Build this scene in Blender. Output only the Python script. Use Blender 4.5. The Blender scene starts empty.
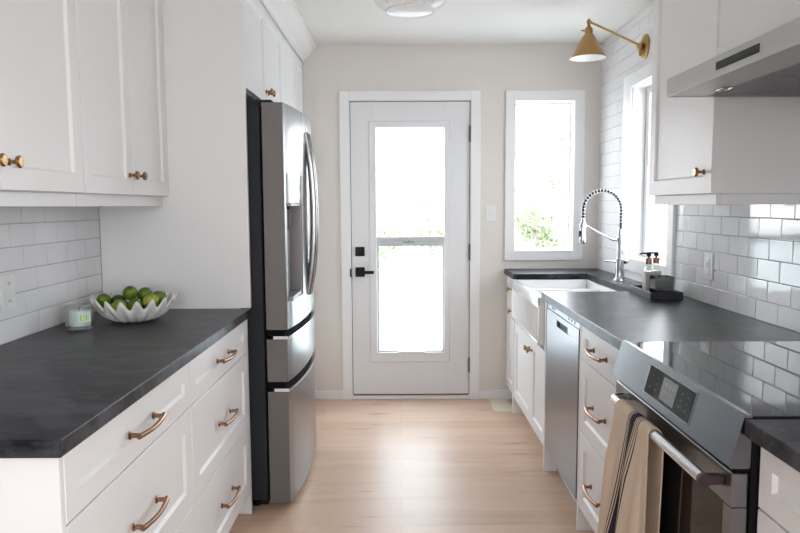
import bpy, bmesh, math, random
from math import sin, cos, pi, radians, sqrt
from mathutils import Vector, Matrix
random.seed(7)
C = bpy.context.scene.collection
S = bpy.context.scene

# ------------------------------------------------------------------ measured layout (metres)
XL, XR, YB, YF, HC = -1.2871, 1.3627, 4.6245, -2.6, 2.435
ZC = 0.9193            # worktop surface
CT = 0.036             # worktop thickness
EYE = 1.3603

# ------------------------------------------------------------------ materials
def mat(name, col=(.8, .8, .8), rough=.5, metal=0.0, spec=.5, **kw):
    m = bpy.data.materials.new(name); m.use_nodes = True
    b = m.node_tree.nodes['Principled BSDF']
    b.inputs['Base Color'].default_value = (*col, 1)
    b.inputs['Roughness'].default_value = rough
    b.inputs['Metallic'].default_value = metal
    b.inputs['Specular IOR Level'].default_value = spec
    for k, v in kw.items():
        b.inputs[k.replace('_', ' ')].default_value = v
    return m

def nd(m, t, **kw):
    n = m.node_tree.nodes.new(t)
    for k, v in kw.items(): setattr(n, k, v)
    return n

def noisy(m, c1, c2, scale=(5, 5, 5), detail=4, lo=.3, hi=.7, rough=None, bump=0, nscale=1.0):
    """mottle the base colour between c1 and c2 with an object-space noise"""
    t = m.node_tree; L = t.links.new; b = t.nodes['Principled BSDF']
    tc = nd(m, 'ShaderNodeTexCoord'); mp = nd(m, 'ShaderNodeMapping'); mp.inputs['Scale'].default_value = scale
    n = nd(m, 'ShaderNodeTexNoise'); n.inputs['Detail'].default_value = detail; n.inputs['Scale'].default_value = nscale
    r = nd(m, 'ShaderNodeValToRGB'); r.color_ramp.elements[0].position = lo; r.color_ramp.elements[1].position = hi
    r.color_ramp.elements[0].color = (*c1, 1); r.color_ramp.elements[1].color = (*c2, 1)
    L(tc.outputs['Object'], mp.inputs['Vector']); L(mp.outputs[0], n.inputs['Vector'])
    L(n.outputs['Fac'], r.inputs['Fac']); L(r.outputs['Color'], b.inputs['Base Color'])
    if rough:
        mr = nd(m, 'ShaderNodeMapRange'); mr.inputs['To Min'].default_value = rough[0]; mr.inputs['To Max'].default_value = rough[1]
        L(n.outputs['Fac'], mr.inputs['Value']); L(mr.outputs[0], b.inputs['Roughness'])
    if bump:
        bp = nd(m, 'ShaderNodeBump'); bp.inputs['Strength'].default_value = bump; bp.inputs['Distance'].default_value = .002
        L(n.outputs['Fac'], bp.inputs['Height']); L(bp.outputs[0], b.inputs['Normal'])
    return m

M = {}
M['wall'] = noisy(mat('wall_paint', rough=.8, spec=.2), (.72, .685, .645), (.73, .695, .655), (3, 3, 3), bump=.05, nscale=4)
M['ceiling'] = noisy(mat('ceiling_paint', rough=.9, spec=.1), (.74, .74, .72), (.75, .75, .73), (4, 4, 4))
M['white'] = mat('cabinet_paint', (.80, .79, .785), .38, spec=.4)
M['trim'] = mat('trim_paint', (.82, .82, .82), .4, spec=.4)
M['door'] = mat('door_paint', (.76, .765, .775), .4, spec=.4)
M['dark_gap'] = mat('dark_cavity', (.008, .008, .009), .9, spec=.05)
M['black'] = mat('matte_black', (.008, .008, .009), .5, spec=.25)
M['blackgloss'] = mat('black_glass', (.010, .011, .013), .04, spec=.6)
M['grout'] = mat('grout', (.42, .41, .42), .9)
M['tile'] = noisy(mat('ceramic_tile', rough=.07, spec=.55), (.76, .76, .765), (.79, .79, .80), (2, 2, 2), bump=.05, nscale=9)
M['chrome'] = mat('chrome', (.52, .53, .55), .12, 1)
M['lip'] = mat('bright_lip', (.80, .82, .84), .15, 1)
M['spring'] = mat('spring_steel', (.62, .63, .65), .2, 1)
M['steel'] = noisy(mat('brushed_steel', rough=.28, metal=1), (.27, .268, .272), (.29, .288, .292), (2, 2, 2), rough=(.27, .33), nscale=2)
M['steel_h'] = noisy(mat('brushed_steel_pale', rough=.3, metal=1), (.25, .255, .268), (.27, .275, .288), (2, 2, 2), rough=(.28, .34), nscale=2)
M['steel_side'] = mat('door_edge_steel', (.165, .15, .143), .5, .3)
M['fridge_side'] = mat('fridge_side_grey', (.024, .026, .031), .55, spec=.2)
M['copper'] = mat('copper_bronze', (.30, .17, .105), .27, 1)
M['brass'] = mat('aged_brass', (.36, .225, .11), .27, 1)
M['brass_lamp'] = noisy(mat('satin_brass', rough=.36, metal=1), (.38, .225, .085), (.44, .265, .105), (12, 12, 12), nscale=1)
M['lamp_in'] = mat('shade_enamel', (.85, .85, .84), .5)
M['sink'] = mat('fireclay', (.80, .80, .79), .15, spec=.6)
M['plastic'] = mat('white_plastic', (.74, .74, .73), .35)
M['vent'] = mat('vent_metal', (.80, .74, .60), .5)
M['bowl'] = noisy(mat('bowl_ceramic', rough=.45), (.62, .59, .55), (.78, .76, .72), (9, 9, 9), nscale=2)
M['wax'] = mat('wax', (.80, .82, .82), .5, Subsurface_Weight=.1)
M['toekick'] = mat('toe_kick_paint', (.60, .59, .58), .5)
M['display'] = mat('display_grey', (.10, .105, .11), .25)
M['stone'] = noisy(mat('pale_stone', rough=.5), (.42, .38, .34), (.62, .58, .54), (30, 30, 30), nscale=1.5)
M['smoke'] = mat('smoked_glass', (.035, .042, .040), .08, spec=.6)
M['outside'] = noisy(mat('pale_paving', rough=.9), (.62, .62, .60), (.68, .68, .66), (1, 1, 1), nscale=2)
M['leaf'] = noisy(mat('leaf', rough=.6), (.19, .25, .12), (.29, .34, .20), (1, 1, 1), nscale=3)
M['bark'] = noisy(mat('bark', rough=.9), (.16, .14, .12), (.22, .20, .18), (4, 4, 1), nscale=3)
M['lime'] = noisy(mat('lime_peel', rough=.32, spec=.5), (.022, .085, .004), (.17, .25, .015), (22, 22, 22), lo=.4, hi=.72, nscale=1)
M['lime2'] = noisy(mat('lime_peel_yellow', rough=.32, spec=.5), (.09, .20, .012), (.36, .38, .05), (22, 22, 22), lo=.35, hi=.65, nscale=1)
M['lime3'] = noisy(mat('lime_peel_dark', rough=.35, spec=.5), (.012, .045, .006), (.05, .11, .01), (22, 22, 22), lo=.4, hi=.75, nscale=1)
M['stem'] = mat('lime_stem', (.25, .22, .08), .7)

def counter_mat():
    m = mat('charcoal_stone', rough=.3, spec=.22); t = m.node_tree; L = t.links.new; b = t.nodes['Principled BSDF']
    tc = nd(m, 'ShaderNodeTexCoord')
    mp = nd(m, 'ShaderNodeMapping'); mp.inputs['Scale'].default_value = (1.8, 3.2, 2)
    mp.inputs['Rotation'].default_value = (0, 0, .25)
    n = nd(m, 'ShaderNodeTexNoise'); n.inputs['Scale'].default_value = 3.4; n.inputs['Detail'].default_value = 9; n.inputs['Roughness'].default_value = .68; n.inputs['Distortion'].default_value = .6
    r = nd(m, 'ShaderNodeValToRGB'); e = r.color_ramp.elements
    e[0].position = .44; e[0].color = (.0045, .0045, .0065, 1); e[1].position = .66; e[1].color = (.070, .071, .086, 1)
    w = nd(m, 'ShaderNodeTexNoise'); w.inputs['Scale'].default_value = 2.3; w.inputs['Detail'].default_value = 3; w.inputs['Distortion'].default_value = 1.2
    v = nd(m, 'ShaderNodeValToRGB'); e = v.color_ramp.elements
    e[0].position = .494; e[0].color = (0, 0, 0, 1); e[1].position = .5; e[1].color = (1, 1, 1, 1)
    x = e.new(.506); x.color = (0, 0, 0, 1)
    mm = nd(m, 'ShaderNodeMath', operation='MULTIPLY'); mm.inputs[1].default_value = .30
    mx = nd(m, 'ShaderNodeMixRGB'); mx.inputs['Color2'].default_value = (.16, .16, .165, 1)
    L(tc.outputs['Object'], mp.inputs[0]); L(mp.outputs[0], n.inputs['Vector']); L(mp.outputs[0], w.inputs['Vector'])
    L(n.outputs['Fac'], r.inputs[0]); L(w.outputs['Fac'], v.inputs[0]); L(v.outputs[0], mm.inputs[0])
    L(mm.outputs[0], mx.inputs['Fac']); L(r.outputs[0], mx.inputs['Color1']); L(mx.outputs[0], b.inputs['Base Color'])
    mr = nd(m, 'ShaderNodeMapRange'); mr.inputs['To Min'].default_value = .26; mr.inputs['To Max'].default_value = .40
    L(n.outputs['Fac'], mr.inputs['Value']); L(mr.outputs[0], b.inputs['Roughness'])
    return m
M['counter'] = counter_mat()

def floor_mat():
    m = mat('oak_planks', rough=.34, spec=.5); t = m.node_tree; L = t.links.new; b = t.nodes['Principled BSDF']
    tc = nd(m, 'ShaderNodeTexCoord')
    br = nd(m, 'ShaderNodeTexBrick'); br.offset = .37; br.offset_frequency = 2
    br.inputs['Scale'].default_value = 1; br.inputs['Brick Width'].default_value = 1.35; br.inputs['Row Height'].default_value = .125
    br.inputs['Mortar Size'].default_value = .0011; br.inputs['Mortar Smooth'].default_value = .1; br.inputs['Bias'].default_value = 0
    br.inputs['Color1'].default_value = (.63, .435, .31, 1); br.inputs['Color2'].default_value = (.71, .505, .38, 1)
    br.inputs['Mortar'].default_value = (.52, .35, .25, 1)
    L(tc.outputs['Object'], br.inputs['Vector'])
    mp = nd(m, 'ShaderNodeMapping'); mp.inputs['Scale'].default_value = (1.0, 9, 1)
    n = nd(m, 'ShaderNodeTexNoise'); n.inputs['Scale'].default_value = 1.6; n.inputs['Detail'].default_value = 7; n.inputs['Roughness'].default_value = .6; n.inputs['Distortion'].default_value = .4
    r = nd(m, 'ShaderNodeValToRGB'); e = r.color_ramp.elements
    e[0].position = .25; e[0].color = (.84, .80, .77, 1); e[1].position = .50; e[1].color = (1, 1, 1, 1)
    mx = nd(m, 'ShaderNodeMixRGB', blend_type='MULTIPLY'); mx.inputs['Fac'].default_value = 1
    L(tc.outputs['Object'], mp.inputs[0]); L(mp.outputs[0], n.inputs['Vector']); L(n.outputs['Fac'], r.inputs[0])
    L(br.outputs['Color'], mx.inputs['Color1']); L(r.outputs[0], mx.inputs['Color2'])
    mp2 = nd(m, 'ShaderNodeMapping'); mp2.inputs['Scale'].default_value = (2.2, 16, 1)   # a few darker knots and streaks
    k = nd(m, 'ShaderNodeTexNoise'); k.inputs['Scale'].default_value = 1.1; k.inputs['Detail'].default_value = 2
    kr = nd(m, 'ShaderNodeValToRGB'); e = kr.color_ramp.elements
    e[0].position = .64; e[0].color = (1, 1, 1, 1); e[1].position = .76; e[1].color = (.72, .60, .50, 1)
    m2 = nd(m, 'ShaderNodeMixRGB', blend_type='MULTIPLY'); m2.inputs['Fac'].default_value = 1
    L(tc.outputs['Object'], mp2.inputs[0]); L(mp2.outputs[0], k.inputs['Vector']); L(k.outputs['Fac'], kr.inputs[0])
    L(mx.outputs[0], m2.inputs['Color1']); L(kr.outputs[0], m2.inputs['Color2']); L(m2.outputs[0], b.inputs['Base Color'])
    mr = nd(m, 'ShaderNodeMapRange'); mr.inputs['To Min'].default_value = .33; mr.inputs['To Max'].default_value = .44
    L(n.outputs['Fac'], mr.inputs['Value']); L(mr.outputs[0], b.inputs['Roughness'])
    return m
M['floor'] = floor_mat()

def pane_mat(name, fac=.07, tint=(1, 1, 1), rough=0.0):
    m = bpy.data.materials.new(name); m.use_nodes = True; t = m.node_tree; t.nodes.clear(); L = t.links.new
    o = nd(m, 'ShaderNodeOutputMaterial'); mx = nd(m, 'ShaderNodeMixShader'); a = nd(m, 'ShaderNodeBsdfTransparent'); g = nd(m, 'ShaderNodeBsdfGlossy')
    g.inputs['Roughness'].default_value = rough; a.inputs['Color'].default_value = (*tint, 1); mx.inputs[0].default_value = fac
    L(a.outputs[0], mx.inputs[1]); L(g.outputs[0], mx.inputs[2]); L(mx.outputs[0], o.inputs[0])
    return m
M['pane'] = pane_mat('window_glass')
M['screen'] = pane_mat('storm_glass', .07, (.93, .97, .98))
M['clear'] = pane_mat('clear_glass', .16, (.955, .975, .97), .03)
_t = M['clear'].node_tree; _lw = _t.nodes.new('ShaderNodeLayerWeight'); _lw.inputs['Blend'].default_value = .35
_mx = [n for n in _t.nodes if n.type == 'MIX_SHADER'][0]; _t.links.new(_lw.outputs['Facing'], _mx.inputs[0])

def towel_mat():
    m = mat('striped_linen', rough=.9, spec=.15); t = m.node_tree; L = t.links.new; b = t.nodes['Principled BSDF']
    uv = nd(m, 'ShaderNodeUVMap'); sp = nd(m, 'ShaderNodeSeparateXYZ'); r = nd(m, 'ShaderNodeValToRGB')
    r.color_ramp.interpolation = 'CONSTANT'; e = r.color_ramp.elements
    base, dk, red = (.60, .485, .38, 1), (.030, .031, .042, 1), (.12, .08, .08, 1)
    e[0].position = 0; e[0].color = base; e[1].position = .205; e[1].color = base
    for p, c in [(.220, dk), (.236, base), (.256, dk), (.270, base), (.285, dk), (.400, base), (.415, dk), (.432, base), (.452, red), (.466, base), (.486, dk), (.502, base)]:
        x = e.new(p); x.color = c
    L(uv.outputs[0], sp.inputs[0]); L(sp.outputs['X'], r.inputs[0]); L(r.outputs[0], b.inputs['Base Color'])
    tc = nd(m, 'ShaderNodeTexCoord'); n = nd(m, 'ShaderNodeTexNoise'); n.inputs['Scale'].default_value = 400
    bp = nd(m, 'ShaderNodeBump'); bp.inputs['Strength'].default_value = .25; bp.inputs['Distance'].default_value = .001
    L(tc.outputs['Object'], n.inputs['Vector']); L(n.outputs['Fac'], bp.inputs['Height']); L(bp.outputs[0], b.inputs['Normal'])
    return m
M['towel'] = towel_mat()

# ------------------------------------------------------------------ helpers
ORG = {}
def new(): return bmesh.new()

def bx(bm, x0, x1, y0, y1, z0, z1, bev=0.0, seg=1):
    if x1 < x0: x0, x1 = x1, x0
    if y1 < y0: y0, y1 = y1, y0
    if z1 < z0: z0, z1 = z1, z0
    vs = [bm.verts.new(p) for p in ((x0,y0,z0),(x1,y0,z0),(x1,y1,z0),(x0,y1,z0),(x0,y0,z1),(x1,y0,z1),(x1,y1,z1),(x0,y1,z1))]
    fs = [bm.faces.new([vs[i] for i in f]) for f in ((0,3,2,1),(4,5,6,7),(0,1,5,4),(1,2,6,5),(2,3,7,6),(3,0,4,7))]
    if bev:
        es = list({e for f in fs for e in f.edges})
        bmesh.ops.bevel(bm, geom=es, offset=bev, segments=seg, profile=.5, affect='EDGES')
    return bm

def box(*a, **k): return bx(new(), *a, **k)

def prism(bm, poly, axis, a, b):
    """extrude a 2-D polygon: axis 'y': poly in (x,z); 'x': poly in (y,z); 'z': poly in (x,y)"""
    f = {'y': lambda p, t: (p[0], t, p[1]), 'x': lambda p, t: (t, p[0], p[1]), 'z': lambda p, t: (p[0], p[1], t)}[axis]
    A = [bm.verts.new(f(p, a)) for p in poly]; B = [bm.verts.new(f(p, b)) for p in poly]
    n = len(poly); fs = [bm.faces.new(A), bm.faces.new(B[::-1])]
    for i in range(n): fs.append(bm.faces.new((A[i], B[i], B[(i+1) % n], A[(i+1) % n])))
    return bm

def tube(bm, pts, r, seg=12, caps=True, flat=None, closed=False):
    """round (or flattened) tube along points; r may be a list"""
    pts = [Vector(p) for p in pts]; n = len(pts)
    rs = r if isinstance(r, (list, tuple)) else [r] * n
    rings = []; up = None
    for i, p in enumerate(pts):
        t = ((pts[(i+1) % n] if closed else pts[min(i+1, n-1)]) - (pts[i-1] if (closed or i) else pts[0])).normalized()
        if up is None:
            up = Vector((0, 0, 1)) if abs(t.z) < .9 else Vector((0, 1, 0))
        u = (up - t * up.dot(t)).normalized(); up = u; w = t.cross(u)
        fl = flat or (1, 1)
        rings.append([bm.verts.new(p + (u * cos(2*pi*k/seg) * fl[0] + w * sin(2*pi*k/seg) * fl[1]) * rs[i]) for k in range(seg)])
    m = n if closed else n - 1
    for i in range(m):
        a, b = rings[i], rings[(i+1) % n]
        for k in range(seg): bm.faces.new((a[k], a[(k+1) % seg], b[(k+1) % seg], b[k]))
    if caps and not closed:
        bm.faces.new(rings[0][::-1]); bm.faces.new(rings[-1])
    return bm

def lathe(bm, prof, seg=32, c=(0, 0, 0), axis='z', cap=True):
    """revolve [(r, h)...] about an axis through c"""
    c = Vector(c)
    def P(r, h, a):
        u, v = r * cos(a), r * sin(a)
        return c + (Vector((u, v, h)) if axis == 'z' else Vector((h, u, v)) if axis == 'x' else Vector((v, h, u)))
    rings = []
    for r, h in prof:
        rings.append([bm.verts.new(P(0, h, 0))] if r < 1e-6 else [bm.verts.new(P(r, h, 2*pi*k/seg)) for k in range(seg)])
    for a, b in zip(rings, rings[1:]):
        for k in range(seg):
            q = (k + 1) % seg
            if len(a) == 1 and len(b) == 1: continue
            if len(a) == 1: bm.faces.new((a[0], b[q], b[k]))
            elif len(b) == 1: bm.faces.new((a[k], a[q], b[0]))
            else: bm.faces.new((a[k], a[q], b[q], b[k]))
    if cap:
        if len(rings[0]) > 1: bm.faces.new(rings[0][::-1])
        if len(rings[-1]) > 1: bm.faces.new(rings[-1])
    return bm

def sphere(bm, c, r, sc=(1, 1, 1), u=16, v=12):
    g = bmesh.ops.create_uvsphere(bm, u_segments=u, v_segments=v, radius=r)
    bmesh.ops.scale(bm, vec=sc, verts=g['verts']); bmesh.ops.translate(bm, vec=c, verts=g['verts'])
    return bm

def obj(name, bm, m, parent=None, smooth=False, origin=None):
    bmesh.ops.recalc_face_normals(bm, faces=bm.faces)
    if parent is not None: o0 = ORG[parent.name]
    else:
        if origin is None:
            xs = [v.co for v in bm.verts]
            origin = Vector(((min(v.x for v in xs)+max(v.x for v in xs))/2, (min(v.y for v in xs)+max(v.y for v in xs))/2, min(v.z for v in xs)))
        o0 = Vector(origin)
    bmesh.ops.translate(bm, vec=-o0, verts=bm.verts)
    me = bpy.data.meshes.new(name); bm.to_mesh(me); bm.free()
    o = bpy.data.objects.new(name, me); C.objects.link(o)
    ms = m if isinstance(m, (list, tuple)) else [m]
    for x in ms: me.materials.append(x)
    if smooth:
        for p in me.polygons: p.use_smooth = True
        if smooth != 'all':
            me.set_sharp_from_angle(angle=radians(smooth if isinstance(smooth, (int, float)) and smooth is not True else 38))
    ORG[o.name] = o0
    if parent is not None: o.parent = parent
    else: o.location = o0
    return o

def thing(name, label, cat, loc, group=None):
    o = bpy.data.objects.new(name, None); C.objects.link(o); o.empty_display_size = .05
    o.location = loc; ORG[o.name] = Vector(loc); o['label'] = label; o['category'] = cat
    if group: o['group'] = group
    return o

def tag(o, label, cat, group=None):
    o['label'] = label; o['category'] = cat
    if group: o['group'] = group
    return o

def struct(name, bm, m, parent=None, label=None, **k):
    o = obj(name, bm, m, parent, **k)
    if parent is None:
        o['kind'] = 'structure'
    return o
def sthing(name, loc):
    o = bpy.data.objects.new(name, None); C.objects.link(o); o.empty_display_size = .05
    o.location = loc; ORG[o.name] = Vector(loc); o['kind'] = 'structure'
    return o

def dup(root, loc, label):
    r = root.copy(); C.objects.link(r); r.location = loc; r['label'] = label; ORG[r.name] = Vector(loc)
    for ch in list(root.children):
        c = ch.copy(); C.objects.link(c); c.parent = r
        for g in ch.children:
            h = g.copy(); C.objects.link(h); h.parent = c
    return r

def shaker(bm, X, d, y0, y1, z0, z1, st=.060, th=.020, rec=.009, ch=.007):
    """shaker front in the plane X, facing d (+1/-1 along x), slab behind it"""
    Xb = X - d * th
    e = .0015
    def rect(x, i): return [bm.verts.new((x, y, z)) for y, z in ((y0+i, z0+i), (y1-i, z0+i), (y1-i, z1-i), (y0+i, z1-i))]
    R = [rect(Xb, 0), rect(X - d*e, 0), rect(X, e), rect(X, st), rect(X - d*rec, st + ch)]
    for a, b in zip(R, R[1:]):
        for k in range(4): bm.faces.new((a[k], a[(k+1) % 4], b[(k+1) % 4], b[k]))
    bm.faces.new(R[0]); bm.faces.new(R[-1])
    return bm

def pull(X, d, yc, z, L=.165, proj=.034):
    """bowed bar pull on two flanged posts"""
    bm = new(); h = L/2
    for s in (-1, 1):
        lathe(bm, [(.0105, 0), (.0105, d*.003), (.0065, d*.006), (.0055, d*(proj-.006))], 12, (X, yc + s*(h-.008), z), 'x')
    pts = []
    for i in range(13):
        t = -1 + 2*i/12
        pts.append((X + d*(proj - .008 + .010*(1-t*t)), yc + t*h, z - .002*(1-t*t)))
    tube(bm, pts, [.0062 + .0016*abs(-1+2*i/12)**3 for i in range(13)], 10)
    return bm

def knob(X, d, y, z):
    return lathe(new(), [(.0095, 0), (.0095, d*.003), (.0055, d*.006), (.0050, d*.016), (.0085, d*.021), (.0155, d*.025), (.0165, d*.030), (.0125, d*.034), (0, d*.035)], 20, (X, y, z), 'x')

# ================================================================== SETTING
struct('floor', box(-1.75, 1.75, YF-.1, YB+.14, -.06, 0), M['floor'], origin=(0, 0, 0))
struct('ceiling', box(-1.75, 1.75, YF-.1, YB+.14, HC, HC+.08), M['ceiling'])

# openings: door, window 1 in the back wall; window 2 in the right wall
DO = (-.352, .497, 0, 2.078)              # rough opening of the door
W1 = (.787, 1.187, 1.045, 2.06)
W2 = (3.387, 3.985, 1.045, 2.04)
bm = new(); t = .14
y0, y1 = YB, YB + t
bx(bm, -1.75, DO[0], y0, y1, 0, HC); bx(bm, DO[0], DO[1], y0, y1, DO[3], HC)
bx(bm, DO[1], W1[0], y0, y1, 0, HC); bx(bm, W1[0], W1[1], y0, y1, 0, W1[2]); bx(bm, W1[0], W1[1], y0, y1, W1[3], HC)
bx(bm, W1[1], 1.75, y0, y1, 0, HC)
struct('wall_back', bm, M['wall'])
bm = new(); x0, x1 = XR + .006, XR + .146
W3 = (-1.75, -.10, .70, 2.25)             # unseen opening behind the camera, added to light the left cabinets
bx(bm, x0, x1, YF, W3[0], 0, HC); bx(bm, x0, x1, W3[0], W3[1], 0, W3[2]); bx(bm, x0, x1, W3[0], W3[1], W3[3], HC)
bx(bm, x0, x1, W3[1], W2[0], 0, HC); bx(bm, x0, x1, W2[0], W2[1], 0, W2[2]); bx(bm, x0, x1, W2[0], W2[1], W2[3], HC); bx(bm, x0, x1, W2[1], YB, 0, HC)
wr = struct('wall_right', bm, M['grout'])
wl = struct('wall_left', box(XL-.146, XL-.006, YF, YB, 0, HC), M['grout'])
# rear wall behind the camera with an unseen opening added to let daylight in
bm = new(); PO = (-.75, .25, .95, 2.15)
bx(bm, -1.75, PO[0], YF-.1, YF, 0, HC); bx(bm, PO[1], 1.75, YF-.1, YF, 0, HC); bx(bm, PO[0], PO[1], YF-.1, YF, PO[3], HC); bx(bm, PO[0], PO[1], YF-.1, YF, 0, PO[2])
struct('wall_front', bm, M['wall'])

# subway tiles: rows of 3x6 inch ceramic, running bond
def tiles(X, d, ya, yb, za, zb, phase, holes=()):
    bm = new(); ph, pw, g = .0775, .1512, .0022
    row = 0; z = ZC
    while z < zb - .005:
        top = min(z + ph - g, zb)
        y = ya - ((ya - phase - (row % 2) * pw/2) % pw)
        while y < yb:
            a, b = max(y + g/2, ya), min(y + pw - g/2, yb)
            if b - a > .006 and top - z > .006:
                segs = [(a, b)]
                for (h0, h1, k0, k1) in holes:
                    if top > k0 and z < k1:
                        ns = []
                        for (p, q) in segs:
                            if q <= h0 or p >= h1: ns.append((p, q)); continue
                            if p < h0 - .006: ns.append((p, h0))
                            if q > h1 + .006: ns.append((h1, q))
                        segs = ns
                for (p, q) in segs:
                    n0 = len(bm.verts)
                    tx = random.uniform(-.0004, .0004); ty = random.uniform(-.0004, .0004)
                    e = .0016
                    def ring(x, i): return [bm.verts.new((x + (tx if yy < (p+q)/2 else -tx) + (ty if zz < (z+top)/2 else -ty), yy, zz)) for yy, zz in ((p+i, z+i), (q-i, z+i), (q-i, top-i), (p+i, top-i))]
                    A = ring(X - d*.0062, 0); B = ring(X - d*.0012, 0); D = ring(X - d*.0003, e*.6); E2 = ring(X, e*1.6)
                    for u, v in ((A, B), (B, D), (D, E2)):
                        for k in range(4): bm.faces.new((u[k], u[(k+1) % 4], v[(k+1) % 4], v[k]))
                    bm.faces.new(E2)
            y += pw
        z += ph; row += 1
    return bm
obj('tile', tiles(XR, -1, .0, YB, ZC, HC, 2.546, [(W2[0]-.02, W2[1]+.02, W2[2]-.02, W2[3]+.02)]), M['tile'], wr)
obj('tile', tiles(XL, 1, -.5, 2.873, ZC, 1.42, 2.361), M['tile'], wl)

# casings, baseboards
def casing_y(name, x0, x1, z0, z1, w, Y, th=.018, bottom=True):
    bm = new()
    bx(bm, x0-w, x0, Y-th, Y, z0-(w if bottom else 0), z1+w, .0015); bx(bm, x1, x1+w, Y-th, Y, z0-(w if bottom else 0), z1+w, .0015)
    bx(bm, x0, x1, Y-th, Y, z1, z1+w, .0015)
    if bottom: bx(bm, x0, x1, Y-th, Y, z0-w, z0, .0015)
    return bm
struct('trim_1', casing_y('', DO[0]+.010, DO[1]-.012, 0, DO[3]-.012, .064, YB, bottom=False), M['trim'])
struct('baseboard_back', bx(box(-.64, DO[0]-.0545, YB-.014, YB, 0, .062, .003), DO[1]+.0525, .802, YB-.014, YB, 0, .062, .003), M['trim'])

# ---- door 1
door = sthing('door_1', (.07, YB+.02, .0))
YD = YB + .008                       # face of the slab
bm = new()
bx(bm, DO[0], DO[0]+.013, YB-.002, YB+t, 0, DO[3]); bx(bm, DO[1]-.015, DO[1], YB-.002, YB+t, 0, DO[3]); bx(bm, DO[0]+.013, DO[1]-.015, YB-.002, YB+t, DO[3]-.014, DO[3])
obj('door_frame', bm, M['trim'], door)
obj('weather_seal', bx(bx(box(-.339, -.3355, YB+.012, YB+.05, .03, 2.06), .4785, .482, YB+.012, YB+.05, .03, 2.06), -.339, .482, YB+.012, YB+.05, 2.0605, 2.064), M['dark_gap'], door)
obj('threshold', box(DO[0]+.0135, DO[1]-.0155, YB-.012, YB+t, .0005, .022, .002), M['trim'], door)
obj('door_sweep', box(-.3354, .4784, YD+.004, YD+.03, .0225, .034), mat('brown_rubber', (.18, .10, .06), .6), door)
G1 = (-.160, .302, 1.143, 1.884); G2 = (-.148, .297, .341, 1.081)
bm = new(); th = .044; X0, X1, Z0, Z1 = -.3354, .4784, .034, 2.060
gx0, gx1 = -.172, .312; gz0, gz1 = .325, 1.90
bx(bm, X0, gx0, YD, YD+th, Z0, Z1, .001); bx(bm, gx1, X1, YD, YD+th, Z0, Z1, .001); bx(bm, gx0, gx1, YD, YD+th, Z0, gz0); bx(bm, gx0, gx1, YD, YD+th, gz1, Z1)
slab = obj('door_panel', bm, M['door'], door)
# raised light frame around the panes
bm = new()
def ringframe(bm, o, i, Y, h, ch=.012):
    (a, b, c, d2), (e, f, g, k) = o, i
    def R(x0, x1, z0, z1, y): return [bm.verts.new(p) for p in ((x0, y, z0), (x1, y, z0), (x1, y, z1), (x0, y, z1))]
    rr = [R(a, b, c, d2, Y), R(a+ch*.5, b-ch*.5, c+ch*.5, d2-ch*.5, Y-h), R(e-ch*.3, f+ch*.3, g-ch*.3, k+ch*.3, Y-h), R(e, f, g, k, Y-h*.2), R(e, f, g, k, Y+.02)]
    for p, q in zip(rr, rr[1:]):
        for j in range(4): bm.faces.new((p[j], p[(j+1) % 4], q[(j+1) % 4], q[j]))
ringframe(bm, (-.213, .345, .262, 1.933), (-.160, .302, .335, 1.886), YD+.001, .010)
obj('light_frame', bm, M['door'], door)
bm = new()
bx(bm, -.162, .304, YD-.002, YD+.026, 1.1085, 1.143, .002); bx(bm, -.158, .300, YD-.006, YD+.018, 1.078, 1.108, .002)
bx(bm, -.160, -.148, YD+.004, YD+.018, .334, 1.08); bx(bm, .292, .303, YD+.004, YD+.018, .334, 1.08); bx(bm, -.148, .292, YD+.004, YD+.018, .333, .345)
obj('meeting_rail', bm, mat('grey_rail', (.55, .575, .59), .45), door)
obj('latch', bx(box(.02, .10, YD-.012, YD-.004, 1.100, 1.112, .002), .055, .068, YD-.016, YD-.004, 1.110, 1.120, .002), mat('latch_grey', (.30, .32, .33), .4), door)
obj('sash_lift', box(-.02, .17, YD-.014, YD+.004, .333, .341, .002), M['door'], door)
obj('glass', box(-.166, .308, YD+.028, YD+.032, 1.12, 1.892), M['pane'], door)
obj('glass', box(-.166, .308, YD+.020, YD+.024, .329, 1.10), M['screen'], door)
obj('deadbolt', bx(box(-.311, -.246, YD-.010, YD, 1.011, 1.075, .003), -.304, -.253, YD-.018, YD-.009, 1.018, 1.068, .003), M['black'], door)
bm = new(); bx(bm, -.311, -.246, YD-.010, YD, .867, .934, .003); tube(bm, [(-.279, YD-.008, .902), (-.279, YD-.048, .902)], .011, 16)
bx(bm, -.290, -.181, YD-.060, YD-.044, .891, .913, .003)
obj('door_handle', bm, M['black'], door)
obj('strike_plate', box(-.3475, -.3385, YB-.0195, YB-.017, .868, .925, .0005), M['black'], door)
for a, b in ((1.786, 1.898), (.978, 1.092), (.188, .296)):
    bm = tube(new(), [(.4815, YB-.009, a), (.4815, YB-.009, b)], .0065, 12)
    bx(bm, .472, .4815, YB-.005, YB+.002, a+.004, b-.004)
    obj('hinge', bm, M['steel_side'], door, smooth=True)

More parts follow.
